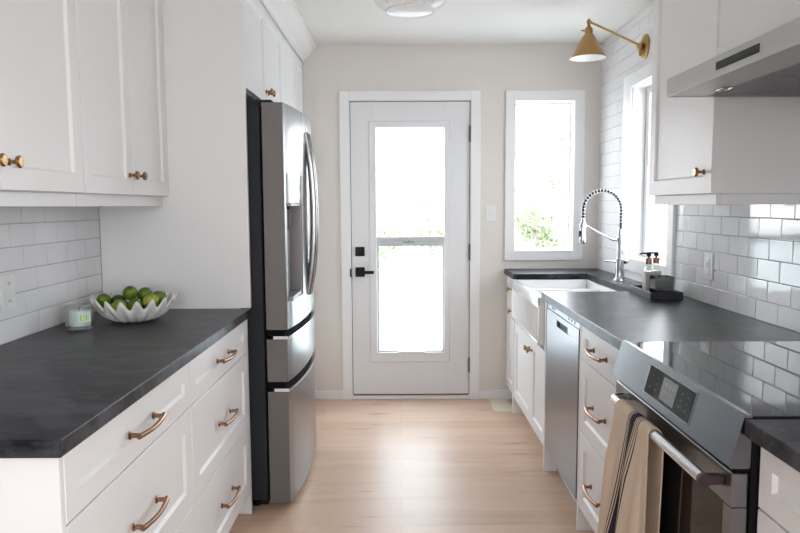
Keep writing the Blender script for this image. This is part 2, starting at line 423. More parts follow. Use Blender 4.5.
# ---- window 1 (back wall)
w1 = sthing('window_1', ((W1[0]+W1[1])/2, YB, W1[2]))
obj('window_casing', casing_y('', W1[0], W1[1], W1[2], W1[3], .068, YB), M['trim'], w1)
bm = new(); a, b, c, e = W1
bx(bm, a, a+.004, YB, YB+t, c, e); bx(bm, b-.004, b, YB, YB+t, c, e); bx(bm, a+.004, b-.004, YB, YB+t, c, c+.004); bx(bm, a+.004, b-.004, YB, YB+t, e-.004, e)
obj('window_frame', bm, M['trim'], w1)
bm = new(); s = .014
bx(bm, a+.004, a+.004+s*.2, YB+.07, YB+.1, c, e); bx(bm, b-.004-s, b-.004, YB+.06, YB+.1, c, e); bx(bm, a+.004, b-.004-s, YB+.06, YB+.1, c+.004, c+.004+s*.6); bx(bm, a+.004, b-.004-s, YB+.06, YB+.1, e-.004-s, e-.004)
obj('sash', bm, M['trim'], w1)
obj('glass', box(a+.005, b-.006, YB+.080, YB+.084, c+.006, e-.006), M['pane'], w1)

# ---- window 2 (right wall, over the sink)
w2 = sthing('window_2', (XR, (W2[0]+W2[1])/2, W2[2]))
a, b, c, e = W2; bm = new(); th = .016
X = XR - .0005
bx(bm, X-th, X, a-.075, a, c-.075, e+.075, .0015); bx(bm, X-th, X, b, b+.12, c-.075, e+.075, .0015); bx(bm, X-th, X, a, b, e, e+.075, .0015); bx(bm, X-th, X, a, b, c-.075, c, .0015)
obj('window_casing', bm, M['trim'], w2)
bm = new()
bx(bm, X, XR+.146, a, a+.006, c, e); bx(bm, X, XR+.146, b-.006, b, c, e); bx(bm, X, XR+.146, a+.006, b-.006, c, c+.006); bx(bm, X, XR+.146, a+.006, b-.006, e-.006, e)
obj('window_frame', bm, M['trim'], w2)
bm = new(); xs = XR + .075; s = .055
bx(bm, xs, xs+.035, b-.012-s, b-.012, c+.01, e-.01, .002); bx(bm, xs, xs+.035, a+.012, a+.012+.03, c+.01, e-.01, .002)
bx(bm, xs, xs+.035, a+.042, b-.012-s, c+.01, c+.045, .002); bx(bm, xs, xs+.035, a+.042, b-.012-s, e-.045, e-.01, .002)
obj('sash', bm, M['trim'], w2)
obj('sash_gap_shade', box(xs+.002, xs+.03, b-.011, b-.0065, c+.01, e-.01), M['dark_gap'], w2)  # dark strip standing for the shaded gap line beside the sash
obj('glass', box(xs+.015, xs+.019, a+.02, b-.03, c+.02, e-.02), M['pane'], w2)

# tall white gable panel beside the refrigerator
t1 = thing('tall_cabinet_panel', 'tall plain white end panel rising from the left worktop beside the refrigerator', 'cabinet panel', (-.97, 2.883, 0))
obj('panel', bx(box(XL+.001, -.649, 2.8735, 2.893, .9205, 2.434, .0008), XL+.001, -.70, 2.8735, 2.893, .0005, .9205), M['white'], t1)

# crown moulding above the refrigerator cabinets and round the left cupboards
def crown(bm, X, y0, y1, d=1, top=2.4345, h=.118, pr=.098):
    pf = [(X, top-h), (X+d*.010, top-h), (X+d*.012, top-h+.018), (X+d*.030, top-h+.030), (X+d*(pr-.028), top-.034), (X+d*(pr-.012), top-.022), (X+d*pr, top-.018), (X+d*pr, top), (X, top)]
    return prism(bm, pf, 'y', y0, y1)

# ================================================================== LEFT SIDE
FL = -.663; G = .0015
def base_drawers_left(name_loc, ya, yb, label, end_panel=False):
    t = thing('drawer_base_cabinet', label, 'base cabinet', name_loc)
    body = box(XL+.002, FL-.0205, ya, yb, .105, ZC-CT-.0008)
    obj('body', body, M['white'], t)
    obj('toe_kick', box(FL-.09, FL-.075, ya+.002, yb-.002, .0006, .1045), M['toekick'], t)
    for k, (z0, z1) in enumerate(((.733, .8745), (.414, .7285), (.112, .4095))):
        dr = obj('drawer', shaker(new(), FL, 1, ya+.003, yb-.003, z0, z1, .052 if k == 0 else .062), M['white'], t)
        obj('handle', pull(FL, 1, (ya+yb)/2, (z0+z1)/2, .172), M['copper'], dr, smooth=True)
    if end_panel:
        obj('end_panel', box(XL+.002, FL-.001, 1.258, ya-.0005, .0006, ZC-CT-.0008, .001), M['white'], t)
    else:
        obj('end_panel', box(FL-.075, FL-.001, 2.857, 2.872, .0006, ZC-CT-.0008, .0008), M['white'], t)
        obj('filler', box(FL-.020, FL-.002, yb, 2.8568, .105, ZC-CT-.0008), M['white'], t)
    return t
base_drawers_left((-.97, 1.67, 0), 1.273, 2.066, 'white three-drawer base cabinet at the near end of the left worktop', True)
base_drawers_left((-.97, 2.46, 0), 2.067, 2.845, 'white three-drawer base cabinet on the left, next to the refrigerator')

o = obj('worktop', box(XL+.0004, -.648, 1.237, 2.8728, ZC-CT, ZC, .003, 2), M['counter'])
tag(o, 'charcoal stone worktop on the left with the bowl of limes on it', 'worktop')

# upper cabinets on the left
UL = -.983
def wall_cab_left(ya, yb, ym, label):
    t = thing('wall_cabinet', label, 'wall cabinet', (-1.13, (ya+yb)/2, 1.402))
    obj('body', box(XL+.001, UL-.0205, ya+.0005, yb-.0005, 1.4025, 2.433), M['white'], t)
    for (p, q, s) in ((ya+.002, ym-.0015, -1), (ym+.0015, yb-.002, 1)):
        dr = obj('door', shaker(new(), UL, 1, p, q, 1.4035, 2.31, .057), M['white'], t)
        ky = (q - .034) if s == -1 else (p + .034)
        obj('knob', knob(UL, 1, ky, 1.474), M['brass'], dr, smooth=True)
    obj('valance', box(UL-.047, UL-.029, ya+.0005, yb-.0005, 1.362, 1.4022, .001), M['white'], t)
    obj('crown', crown(new(), UL+.001, ya+.0005, yb-.0005), M['white'], t)
    return t
wall_cab_left(2.105, 2.872, 2.494, 'white wall cabinet with paired brass knobs, on the left against the tall panel')
wall_cab_left(1.24, 2.104, 1.664, 'white wall cabinet cut by the left picture edge, two brass knobs close together')

# bowl with limes
bw = thing('scalloped_bowl', 'white scalloped shell-like ceramic bowl holding limes', 'bowl', (-1.036, 2.585, ZC))
def bowl_mesh():
    bm = new(); seg = 340; c = Vector((-1.036, 2.585, ZC+.0008)); N = 17
    prof = [(0, .006), (.035, .006), (.058, .007), (.082, .013), (.108, .026), (.128, .043), (.142, .060), (.150, .077)]
    def pt(r, h, a, off):
        f = (r/.150); w = cos(N*a + .5) * f**.9
        rr = r * (1 + .058*w*f) - off*.7; hh = h + .017*w*f**1.6 + off*.72 + .004*sin(2*a+1)*f
        return c + Vector((rr*cos(a), rr*sin(a), max(hh, .0)))
    outer = [(.0, .0), (.05, .0), (.062, .003)] + [(r, h - .005) for r, h in prof[3:]]
    ring = []
    for r, h in outer: ring.append([bm.verts.new(pt(r, h, 2*pi*k/seg, 0)) for k in range(seg)] if r > 0 else [bm.verts.new(c)])
    for r, h in reversed(prof): ring.append([bm.verts.new(pt(r, h, 2*pi*k/seg, .0048)) for k in range(seg)] if r > 0 else [bm.verts.new(c + Vector((0, 0, .008)))])
    for a, b in zip(ring, ring[1:]):
        for k in range(seg):
            q = (k+1) % seg
            if len(a) == 1: bm.faces.new((a[0], b[q], b[k]))
            elif len(b) == 1: bm.faces.new((a[k], a[q], b[0]))
            else: bm.faces.new((a[k], a[q], b[q], b[k]))
    return bm
obj('bowl_shell', bowl_mesh(), M['bowl'], bw, smooth='all')
obj('foot', lathe(new(), [(.046, 0), (.05, .0), (.048, .004), (.03, .004)], 32, (-1.036, 2.585, ZC+.0002)), M['bowl'], bw)

def lime_mesh(c, r, m, rot, stem=True):
    bm = new(); sphere(bm, (0, 0, 0), r, (1, 1, 1.12), 24, 16)
    for v in bm.verts:
        z = v.co.z / (r*1.12)
        if abs(z) > .86:
            k = (abs(z) - .86)/.14; v.co.z += math.copysign(r*.10*k*k, z); v.co.x *= 1 - .12*k; v.co.y *= 1 - .12*k
    bmesh.ops.rotate(bm, cent=(0, 0, 0), matrix=rot, verts=bm.verts)
    o = obj('lime', bm, m, None, smooth='all', origin=(0, 0, 0)); o.location = c; ORG[o.name] = Vector((0, 0, 0))
    st = lathe(new(), [(.0035, r*1.16), (.004, r*1.20), (.002, r*1.215), (0, r*1.216)], 8)
    bmesh.ops.rotate(st, cent=(0, 0, 0), matrix=rot, verts=st.verts)
    obj('stem_end', st, M['stem'], o)
    return o
def limes():
    r = .0272
    # (x, y, z, material, euler, label)
    hid = 'lime mostly hidden at the bottom of the pile in the bowl'
    L = [(-1.043, 2.565, 1.029, 'lime', (1.2, .3, .4), 'lime sitting highest on top of the pile in the bowl'),
         (-1.0522, 2.4868, .9863, 'lime2', (1.3, .2, -.9), 'pale yellowish-green lime at the front left of the pile'),
         (-1.000, 2.5051, .9903, 'lime', (1.5, 0, .2), 'bright green lime at the front middle of the pile'),
         (-.9539, 2.5331, 1.0035, 'lime2', (1.2, .8, 1.2), 'yellow-tinged lime at the front right of the pile'),
         (-1.001, 2.600, 1.018, 'lime', (.5, .6, .3), 'lime at the back right, second highest of the pile'),
         (-.945, 2.595, 1.006, 'lime', (1.4, .4, 2.0), 'lime furthest right in the bowl, near its rim'),
         (-1.0872, 2.5595, .9958, 'lime3', (1.4, .3, .8), 'darkest green lime, behind the pale front left one'),
         (-1.1340, 2.5389, 1.004, 'lime', (1.3, .5, -.4), 'lime furthest left in the bowl, near the candle'),
         (-1.0291, 2.5855, .9640, 'lime3', (1.5, .1, 1.4), hid), (-.9765, 2.6051, .9675, 'lime', (1.5, .1, .4), hid),
         (-1.0814, 2.6041, .9645, 'lime', (1.5, .1, 1.4), hid), (-1.0076, 2.640, .969, 'lime', (1.5, .1, 1.4), hid),
         (-.9861, 2.5505, .9625, 'lime3', (1.5, .1, 1.0), hid)]
    for x, y, z, m, e, lb in L:
        R = Matrix.Rotation(e[2], 3, 'Z') @ Matrix.Rotation(e[0], 3, 'X') @ Matrix.Rotation(e[1], 3, 'Y')
        tag(lime_mesh((x, y, z), r, M[m], R), lb, 'lime', 'limes in the scalloped bowl')
limes()

# candle
cx, cy = -1.163, 2.400
cd = thing('jar_candle', 'white wax candle in a clear glass tumbler with a green and yellow label', 'candle', (cx, cy, ZC))
obj('glass_jar', lathe(new(), [(.0, 0.0005), (.044, .0005), (.0475, .004), (.0475, .086), (.0455, .087), (.0445, .086), (.0445, .012), (0, .011)], 40, (cx, cy, ZC)), M['clear'], cd, smooth=True)
obj('wax', lathe(new(), [(0, .014), (.035, .014), (.0365, .018), (.0365, .068), (.034, .070), (0, .069)], 32, (cx+.002, cy, ZC)), M['wax'], cd, smooth=True)
obj('wick', tube(new(), [(cx, cy, ZC+.068), (cx+.001, cy, ZC+.078)], .0012, 6), M['black'], cd)
def curved_label(r, a0, a1, z0, z1, n=8):
    bm = new(); A = []; B = []
    for i in range(n+1):
        a = a0 + (a1-a0)*i/n; p = Vector((cx + r*cos(a), cy + r*sin(a), 0))
        A.append(bm.verts.new(p + Vector((0, 0, z0)))); B.append(bm.verts.new(p + Vector((0, 0, z1))))
    for i in range(n): bm.faces.new((A[i], A[i+1], B[i+1], B[i]))
    return bm
lb = obj('label', curved_label(.0479, radians(-72), radians(-14), ZC+.030, ZC+.064), mat('label_green', (.62, .80, .62), .5), cd)
def two(fn, *args):
    bm = fn(*args[0])
    return bm
for a0, a1, z0, z1, col in ((-63, -56, .036, .058, (.50, .55, .12)), (-50, -45, .034, .060, (.62, .62, .20)), (-40, -33, .038, .056, (.36, .55, .16)), (-28, -24, .036, .058, (.60, .60, .25))):
    obj('label_mark', curved_label(.0481, radians(a0), radians(a1), ZC+z0, ZC+z1, 3), mat('label_ink', col, .5), lb)

# left wall outlet
def plate_x(t, X, d, y0, y1, z0, z1, holes):
    obj('cover_plate', box(X, X+d*.006, y0, y1, z0, z1, .002), M['plastic'], t)
    for (a, b, c, e) in holes:
        s = obj('socket', box(X+d*.006, X+d*.0085, a, b, c, e, .001), M['plastic'], t)
        m = (a+b)/2
        for q in (-.006, .004):
            obj('slot', box(X+d*.0086, X+d*.009, m+q, m+q+.002, c+(e-c)*.45, c+(e-c)*.75), M['dark_gap'], s)
ol = thing('wall_outlet', 'white socket plate on the left tiles, at the picture edge', 'outlet', (XL, 2.17, 1.02))
plate_x(ol, XL+.0006, 1, 2.135, 2.213, 1.022, 1.140, [(2.157, 2.191, 1.035, 1.068), (2.157, 2.191, 1.094, 1.127)])

# ---- cabinets above and beyond the refrigerator
UF = -.650
fc = thing('refrigerator_wall_cabinet', 'pale two-door cabinet above the refrigerator with crown moulding', 'wall cabinet', (-.95, 3.36, 1.85))
obj('body', box(XL+.001, UF-.0205, 2.894, 3.825, 1.858, 2.433), M['white'], fc)
for p, q, s in ((2.896, 3.357, -1), (3.360, 3.823, 1)):
    dr = obj('door', shaker(new(), UF, 1, p, q, 1.860, 2.3145, .060), M['white'], fc)
    obj('knob', knob(UF, 1, (q-.028) if s < 0 else (p+.028), 2.0-.085), M['brass'], dr, smooth=True)
obj('crown', crown(new(), UF+.001, 2.894, 4.6235), M['white'], fc)
pt_ = thing('pantry_cabinet', 'tall pale cabinet between the refrigerator and the back wall', 'cabinet', (-.95, 4.22, 0))
obj('body', box(XL+.001, UF-.0205, 3.828, 4.622, .10, 2.433), M['white'], pt_)
obj('toe_kick', box(UF-.09, UF-.075, 3.83, 4.62, .0006, .0995), M['toekick'], pt_)
for p, q in ((3.830, 4.315), (4.318, 4.605)):
    obj('door', shaker(new(), UF, 1, p, q, 1.860, 2.3145, .060), M['white'], pt_)
    obj('door', shaker(new(), UF, 1, p, q, .11, 1.855, .060), M['white'], pt_)

# ---- refrigerator
fr = thing('refrigerator', 'stainless french-door refrigerator with bowed handles and a water dispenser', 'refrigerator', (-.88, 3.355, 0))
FY0, FY1 = 2.905, 3.805; FM = (FY0+FY1)/2
def fx(y, off=0.0): return -.497 + .036*(1 - ((y-FM)/(FY1-FM))**2) + off
XBK = -.589
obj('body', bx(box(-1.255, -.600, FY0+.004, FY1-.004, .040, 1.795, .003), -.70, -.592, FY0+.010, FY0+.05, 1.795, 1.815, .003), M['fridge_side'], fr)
def fdoor(bm, y0, y1, z0, z1, xb=XBK, off=0.0, n=14, edge=.006):
    ys = [y0 + (y1-y0)*i/n for i in range(n+1)]
    poly = [(xb, y0), (fx(y0, off)-edge, y0)] + [(fx(y, off) - (.0 if 0 < i < n else edge*.3), y + (edge*.4 if i == 0 else -edge*.4 if i == n else 0)) for i, y in enumerate(ys)] + [(fx(y1, off)-edge, y1), (xb, y1)]
    prism(bm, poly, 'z', z0, z1); return bm
def assign_side(o):
    """second material on the flat side and edge faces"""
    me = o.data; me.materials.append(M['steel_side'])
    for p in me.polygons:
        if abs(p.normal.y) > .8: p.material_index = 1
DZ0, DZ1 = .818, 1.800
bm = new(); dy0, dy1, dz0, dz1 = 2.935, 3.200, .940, 1.500
fdoor(bm, FY0, dy0, DZ0, DZ1, n=4); fdoor(bm, dy1, FM-.002, DZ0, DZ1, n=5); fdoor(bm, dy0, dy1, DZ0, dz0, n=6); fdoor(bm, dy0, dy1, dz1, DZ1, n=6)
bx(bm, XBK, -.525, dy0, dy1, dz0, dz1)
near = obj('door', bm, M['steel'], fr); 
me = near.data; me.materials.append(M['steel_side'])
for p in me.polygons:
    if p.normal.y < -.8 and abs(p.center.y + ORG[fr.name].y - FY0) < .004: p.material_index = 1
far = obj('door', fdoor(new(), FM+.002, FY1, DZ0, DZ1), M['steel'], fr); assign_side(far)
dp = obj('dispenser_recess', bx(bx(bx(bx(box(-.5248, -.522, dy0+.001, dy1-.001, dz0+.001, 1.372), -.5219, -.498, dy0+.001, dy0+.005, dz0+.001, 1.372), -.5219, -.474, dy1-.005, dy1-.001, dz0+.001, 1.372), -.5219, -.474, dy0+.005, dy1-.005, dz0+.001, dz0+.02), -.5219, -.476, dy0+.005, dy1-.005, 1.360, 1.372), mat('dispenser_grey', (.24, .225, .23), .4, .5), near)
obj('dispenser_display', fdoor(new(), dy0+.001, dy1-.001, 1.374, dz1-.001, xb=-.524, off=.001, n=6, edge=.001), mat('display_glass', (.22, .25, .25), .10, .3), near, smooth=30)
obj('dispenser_paddle', bx(box(-.5218, -.516, 3.06, 3.12, 1.25, 1.345, .002), -.5218, -.506, 3.075, 3.105, 1.345, 1.358), M['black'], near)
obj('drawer', (lambda b: (fdoor(b, FY0, FY1, .585, .775), b)[1])(new()), M['steel'], fr); d1 = fr.children[-1]; assign_side(d1)
obj('drawer', (lambda b: (fdoor(b, FY0, FY1, .030, .540), b)[1])(new()), M['steel'], fr); d2 = fr.children[-1]; assign_side(d2)
for dr, z, zt in ((d1, .775, .8175), (d2, .540, .5845)):
    # black pocket with a thin chrome grip lip along the top of the drawer front
    obj('grip', fdoor(new(), FY0+.001, FY1-.001, z+.0003, z+.014, xb=-.56, off=.007, n=16, edge=.003), M['lip'], dr)
    obj('pocket', fdoor(new(), FY0+.003, FY1-.003, z+.0145, zt, xb=-.585, off=-.014, n=16, edge=.003), M['dark_gap'], dr)
for dr, y in ((near, FM-.030), (far, FM+.030)):
    bm = new(); pts = []
    for i in range(25):
        t = -1 + 2*i/24
        pts.append((fx(y) - .002 + .036*(1-abs(t)**2.3), y, 1.318 + .398*t))
    tube(bm, pts, [.013 if 2 < i < 22 else .012 for i in range(25)], 14, flat=(.9, 1.35))
    obj('handle', bm, M['chrome'] if False else mat('handle_steel', (.36, .35, .35), .22, 1), dr, smooth=True)
for y in (FY0+.05, FY1-.05):
    obj('foot', lathe(new(), [(.018, .0005), (.020, .004), (.020, .02), (.010, .022), (.010, .0395)], 16, (-.66, y, 0)), M['black'], fr)
obj('kick_grille', box(-.640, -.605, FY0+.02, FY1-.02, .012, .0395, .002), M['black'], fr)
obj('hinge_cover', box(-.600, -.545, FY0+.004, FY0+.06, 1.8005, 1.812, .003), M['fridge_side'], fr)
obj('badge', box(fx(3.66), fx(3.66)+.0012, 3.65, 3.675, 1.675, 1.690, .0004), M['chrome'], far)

# ================================================================== RIGHT SIDE
FR = .736; XC = .716; XCF = .722
SY0, SY1 = 3.425, 4.262         # sink opening
bm = new()
outline = [(XC, 2.1145), (XR-.0004, 2.1145), (XR-.0004, YB-.0004), (XCF, YB-.0004), (XCF, SY1), (1.195, SY1), (1.195, SY0-.045), (XC, SY0-.045)]
prism(bm, outline, 'z', ZC-CT, ZC)
bmesh.ops.recalc_face_normals(bm, faces=bm.faces)
es = [e for e in bm.edges if abs(e.verts[0].co.z - ZC) < 1e-5 and abs(e.verts[1].co.z - ZC) < 1e-5]
bmesh.ops.bevel(bm, geom=es, offset=.003, segments=2, profile=.5, affect='EDGES')
o = obj('worktop', bm, M['counter']); tag(o, 'long charcoal stone worktop on the right running round the white sink', 'worktop')
o = obj('worktop', box(.706, XR-.0004, .55, 1.343, ZC-CT, ZC, .003, 2), M['counter'])
tag(o, 'short charcoal worktop nearer than the cooker in the lower right corner', 'worktop')

# corner base cabinet by the back wall
t = thing('narrow_base_cabinet', 'narrow white base cabinet between the sink and the back wall', 'base cabinet', (1.05, 4.46, 0))
obj('body', box(FR+.0205, XR-.002, 4.305, YB-.0150, .105, ZC-CT-.0008), M['white'], t)
dr = obj('drawer', shaker(new(), FR, -1, 4.308, 4.600, .733, .8745, .045), M['white'], t); obj('knob', knob(FR, -1, 4.40, .804), M['brass'], dr, smooth=True)
dr = obj('door', shaker(new(), FR, -1, 4.308, 4.600, .112, .7285, .055), M['white'], t); obj('knob', knob(FR, -1, 4.352, .665), M['brass'], dr, smooth=True)
obj('toe_kick', box(FR+.075, FR+.09, 4.306, 4.608, .0006, .1045), M['toekick'], t)

# sink base cabinet
t = thing('sink_base_cabinet', 'white two-door base cabinet below the farmhouse sink', 'base cabinet', (1.05, 3.83, 0))
obj('body', box(FR+.0205, 1.34, 3.345, 4.266, .105, .618), M['white'], t)
for p, q, s in ((3.347, 3.7255, -1), (3.7285, 4.264, 1)):
    dr = obj('door', shaker(new(), FR, -1, p, q, .112, .612, .060), M['white'], t)
    obj('knob', knob(FR, -1, (q-.034) if s < 0 else (p+.034), .548), M['brass'], dr, smooth=True)
obj('toe_kick', box(FR+.075, FR+.09, 3.347, 4.264, .0006, .1045), M['toekick'], t)
obj('end_panel', box(.729, .82, 4.268, 4.302, .0006, ZC-CT-.0008, .001), M['white'], t)
obj('end_panel', box(.729, 1.34, 3.322, 3.342, .0006, ZC-CT-.0008, .001), M['white'], t)
obj('stile', box(.745, .77, 3.3425, 3.418, .619, ZC-CT-.0008, .001), M['white'], t)

# farmhouse sink
sk = thing('farmhouse_sink', 'white fireclay apron-front sink with a fluted front', 'sink', (.95, 3.84, .62))
st, sb, ax = .886, .632, .712
ay0, ay1 = 3.421, 4.260
bm = new()
zt = .8825
bx(bm, 1.185, 1.21, ay0, ay1, sb+.03, zt, .004, 2)          # wall at the tap side, beneath the worktop edge
bx(bm, ax+.032, 1.185, ay1-.020, ay1, sb+.03, zt, .004, 2)
bx(bm, ax+.032, 1.185, ay0, ay0+.020, sb+.03, zt, .004, 2)
bx(bm, ax+.032, 1.185, ay0+.02, ay1-.02, sb+.03, sb+.05)
bx(bm, ax+.032, 1.185, 3.965, 3.990, sb+.05, .858, .006, 3)  # low divider between two bowls
obj('basin', bm, M['sink'], sk, smooth=30)
bm = new()                                                   # apron with a plain top band and vertical flutes
bx(bm, ax+.006, ax+.032, ay0, ay1, sb, st, .005, 3)
bx(bm, ax, ax+.008, ay0, ay1, .838, st-.001, .003, 2)
n = 13; w = (ay1-ay0-.06)/n
for i in range(n):
    y = ay0 + .03 + i*w
    prism(bm, [(ax+.010 - .013*sin(pi*k/8), y + w*.16 + w*.68*k/8) for k in range(9)], 'z', sb+.018, .826)
bx(bm, ax, ax+.008, ay0, ay1, sb, sb+.016, .003, 2)
bx(bm, ax, ax+.008, ay0, ay0+.028, sb, st-.004, .003, 2); bx(bm, ax, ax+.008, ay1-.028, ay1, sb, st-.004, .003, 2)
obj('apron', bm, M['sink'], sk, smooth=30)

# dishwasher
dw = thing('dishwasher', 'stainless dishwasher with a black pocket handle between white cabinets', 'dishwasher', (1.04, 3.0, 0))
obj('body', box(FR+.03, 1.33, 2.712, 3.315, .11, ZC-CT-.002), M['steel_side'], dw)
bm = new()
y0, y1 = 2.716, 3.312; hy0, hy1, hz0, hz1 = 2.90, 3.10, .790, .822
bx(bm, FR-.004, FR+.03, y0, y1, .125, hz0, .002); bx(bm, FR-.004, FR+.03, y0, hy0, hz0+.0003, .846, .002); bx(bm, FR-.004, FR+.03, hy1, y1, hz0+.0003, .846, .002); bx(bm, FR-.004, FR+.03, hy0, hy1, hz1, .846)
d = obj('door', bm, M['steel_h'], dw)
obj('pocket_handle', box(FR+.006, FR+.029, hy0, hy1, hz0+.0005, hz1), M['black'], d)
cp = obj('control_strip', box(FR-.001, FR+.03, y0, y1, .848, .878, .001), M['steel_h'], dw)
for y in (2.78, 2.83, 2.88, 3.15, 3.2):
    obj('button', box(FR-.0025, FR-.0012, y, y+.018, .858, .868, .0004), M['display'], cp)
obj('toe_kick', box(FR+.06, FR+.075, 2.712, 3.316, .0006, .109), M['toekick'], dw)

# drawer stack
def drawers_right(ya, yb, label, fyc=None, stile=.0):
    t = thing('drawer_base_cabinet', label, 'base cabinet', (1.04, (ya+yb)/2, 0))
    obj('body', box(FR+.0205, XR-.002, ya, yb, .105, ZC-CT-.0008), M['white'], t)
    for k, (z0, z1) in enumerate(((.737, .8745), (.431, .7325), (.112, .4265))):
        dr = obj('drawer', shaker(new(), FR, -1, ya+.003, yb-.003, z0, z1, .046 if k == 0 else .058), M['white'], t)
        obj('handle', pull(FR, -1, (ya+yb)/2 - .01, (z0+z1)/2, .172), M['copper'], dr, smooth=True)
    obj('toe_kick', box(FR+.075, FR+.09, ya+.002, yb-.002, .0006, .1045), M['toekick'], t)
    return t
t = drawers_right(2.190, 2.690, 'white three-drawer base cabinet between the dishwasher and the cooker')
obj('side_stile', box(FR-.001, FR+.5, 2.6905, 2.708, .0006, ZC-CT-.0008, .001), M['white'], t)
t = drawers_right(.56, 1.336, 'white drawer cabinet nearer than the cooker in the lower right corner')

# ---- range cooker
RY0, RY1 = 1.350, 2.108; RF = .690
rg = thing('range_cooker', 'stainless slide-in electric cooker with a black glass top and a touch display', 'cooker', (1.03, (RY0+RY1)/2, 0))
obj('body', box(.735, 1.345, RY0+.006, RY1-.006, .06, .9), M['steel_side'], rg)
obj('side_gap', box(.728, .76, RY0-.003, RY0+.006, .08, .912), M['black'], rg)
ct = obj('cooktop', box(.722, 1.356, RY0, RY1, .9055, .9225, .002), M['blackgloss'], rg)
# sloped control panel
pf = [(.724, .926), (.7115, .9275), (.7085, .925), (.6795, .815), (.683, .812), (.7205, .812), (.724, .816)]
cpn = obj('control_panel', prism(new(), pf, 'y', RY0-.004, RY1+.004), mat('panel_steel', (.20, .203, .215), .27, 1), rg, smooth=25)
# display lies in the sloping face
def slope_pt(y, s, off):        # s: 0 at the top edge, 1 at the bottom edge of the face
    a = Vector((.7085, 0, .925)); b = Vector((.6795, 0, .815)); n = Vector((-.110, 0, .029)).normalized()
    p = a.lerp(b, s) + n*off; return (p.x, y, p.z)
def slope_box(y0, y1, s0, s1, o0, o1):
    bm = new(); V = [bm.verts.new(slope_pt(y, s, o)) for o in (o0, o1) for y, s in ((y0, s0), (y1, s0), (y1, s1), (y0, s1))]
    for f in ((0,1,2,3),(7,6,5,4),(0,4,5,1),(1,5,6,2),(2,6,7,3),(3,7,4,0)): bm.faces.new([V[i] for i in f])
    return bm
obj('display_bezel', slope_box(1.555, 1.852, .10, .83, 0, .0012), M['steel_h'], cpn)
ds = obj('touch_display', slope_box(1.561, 1.846, .13, .80, .0008, .0022), mat('display_black', (.006, .006, .007), .12, spec=.2), cpn)
sc = obj('screen', slope_box(1.655, 1.745, .20, .73, .0022, .0024), mat('screen_grey', (.16, .165, .17), .3), ds)
for i in range(3):
    obj('icon', slope_box(1.665+.024*i, 1.680+.024*i, .30, .38, .0024, .0026), mat('icon_pale', (.24, .245, .25), .4), sc)
obj('icon', slope_box(1.668, 1.732, .50, .53, .0024, .0026), mat('icon_line', (.22, .225, .23), .4), sc)
ic = mat('touch_marks', (.10, .10, .105), .4)
for (y, s) in ((1.585, .3), (1.585, .45), (1.585, .6), (1.62, .3), (1.62, .45), (1.62, .6), (1.775, .3), (1.775, .45), (1.775, .6), (1.81, .3), (1.81, .6)):
    obj('touch_mark', slope_box(y, y+.007, s, s+.03, .0022, .0024), ic, ds)
# oven door: steel frame round a dark window
dy0, dy1 = RY0+.002, RY1-.002
bm = new(); zt2, zb2 = .800, .215
bx(bm, RF, RF+.034, dy0, dy1, .725, zt2, .002); bx(bm, RF, RF+.034, dy0, dy0+.034, zb2, .7247, .001); bx(bm, RF, RF+.034, dy1-.034, dy1, zb2, .7247, .001); bx(bm, RF, RF+.034, dy0+.034, dy1-.034, zb2, .30)
od = obj('oven_door', bm, mat('door_steel', (.26, .265, .28), .28, 1), rg)
obj('oven_window', box(RF+.0012, RF+.033, dy0+.0342, dy1-.0342, .3002, .7246), mat('oven_glass', (.010, .009, .009), .06, spec=.3), od)
HX, HZ = .648, .772
bm = tube(new(), [(HX, 1.392, HZ), (HX, 1.985, HZ)], .0135, 20)
oh = obj('oven_handle', bm, mat('handle_satin', (.66, .655, .65), .22, 1), od, smooth=True)
bm = new(); tube(bm, [(HX, 1.381, HZ), (HX, 1.3925, HZ)], .0145, 20); bx(bm, HX+.003, RF, 1.382, 1.400, HZ-.011, HZ+.011, .002)
obj('handle_end', bm, mat('handle_end_reflection', (.045, .022, .028), .4, 0), oh, smooth=True)  # dark red reflection on the end cap put into its flat colour
bm = new(); tube(bm, [(HX, 1.9855, HZ), (HX+.004, 2.000, HZ), (HX+.018, 2.011, HZ), (RF+.001, 2.014, HZ)], [.0135, .0135, .0125, .012], 16)
obj('handle_end', bm, mat('handle_elbow', (.62, .62, .63), .22, 1), oh, smooth=True)
obj('storage_drawer', box(RF+.002, RF+.034, dy0, dy1, .075, .209, .002), M['steel_h'], rg)
obj('vent_gap', box(.700, .7345, dy0+.004, dy1-.004, .8005, .8115), M['dark_gap'], rg)
for y in (RY0+.05, RY1-.05): obj('foot', lathe(new(), [(.018, .0005), (.018, .02), (.009, .022), (.009, .06)], 12, (.80, y, 0)), M['black'], rg)
obj('rear_foot', lathe(new(), [(.018, .0005), (.018, .02), (.009, .022), (.009, .06)], 12, (1.28, 1.75, 0)), M['black'], rg)

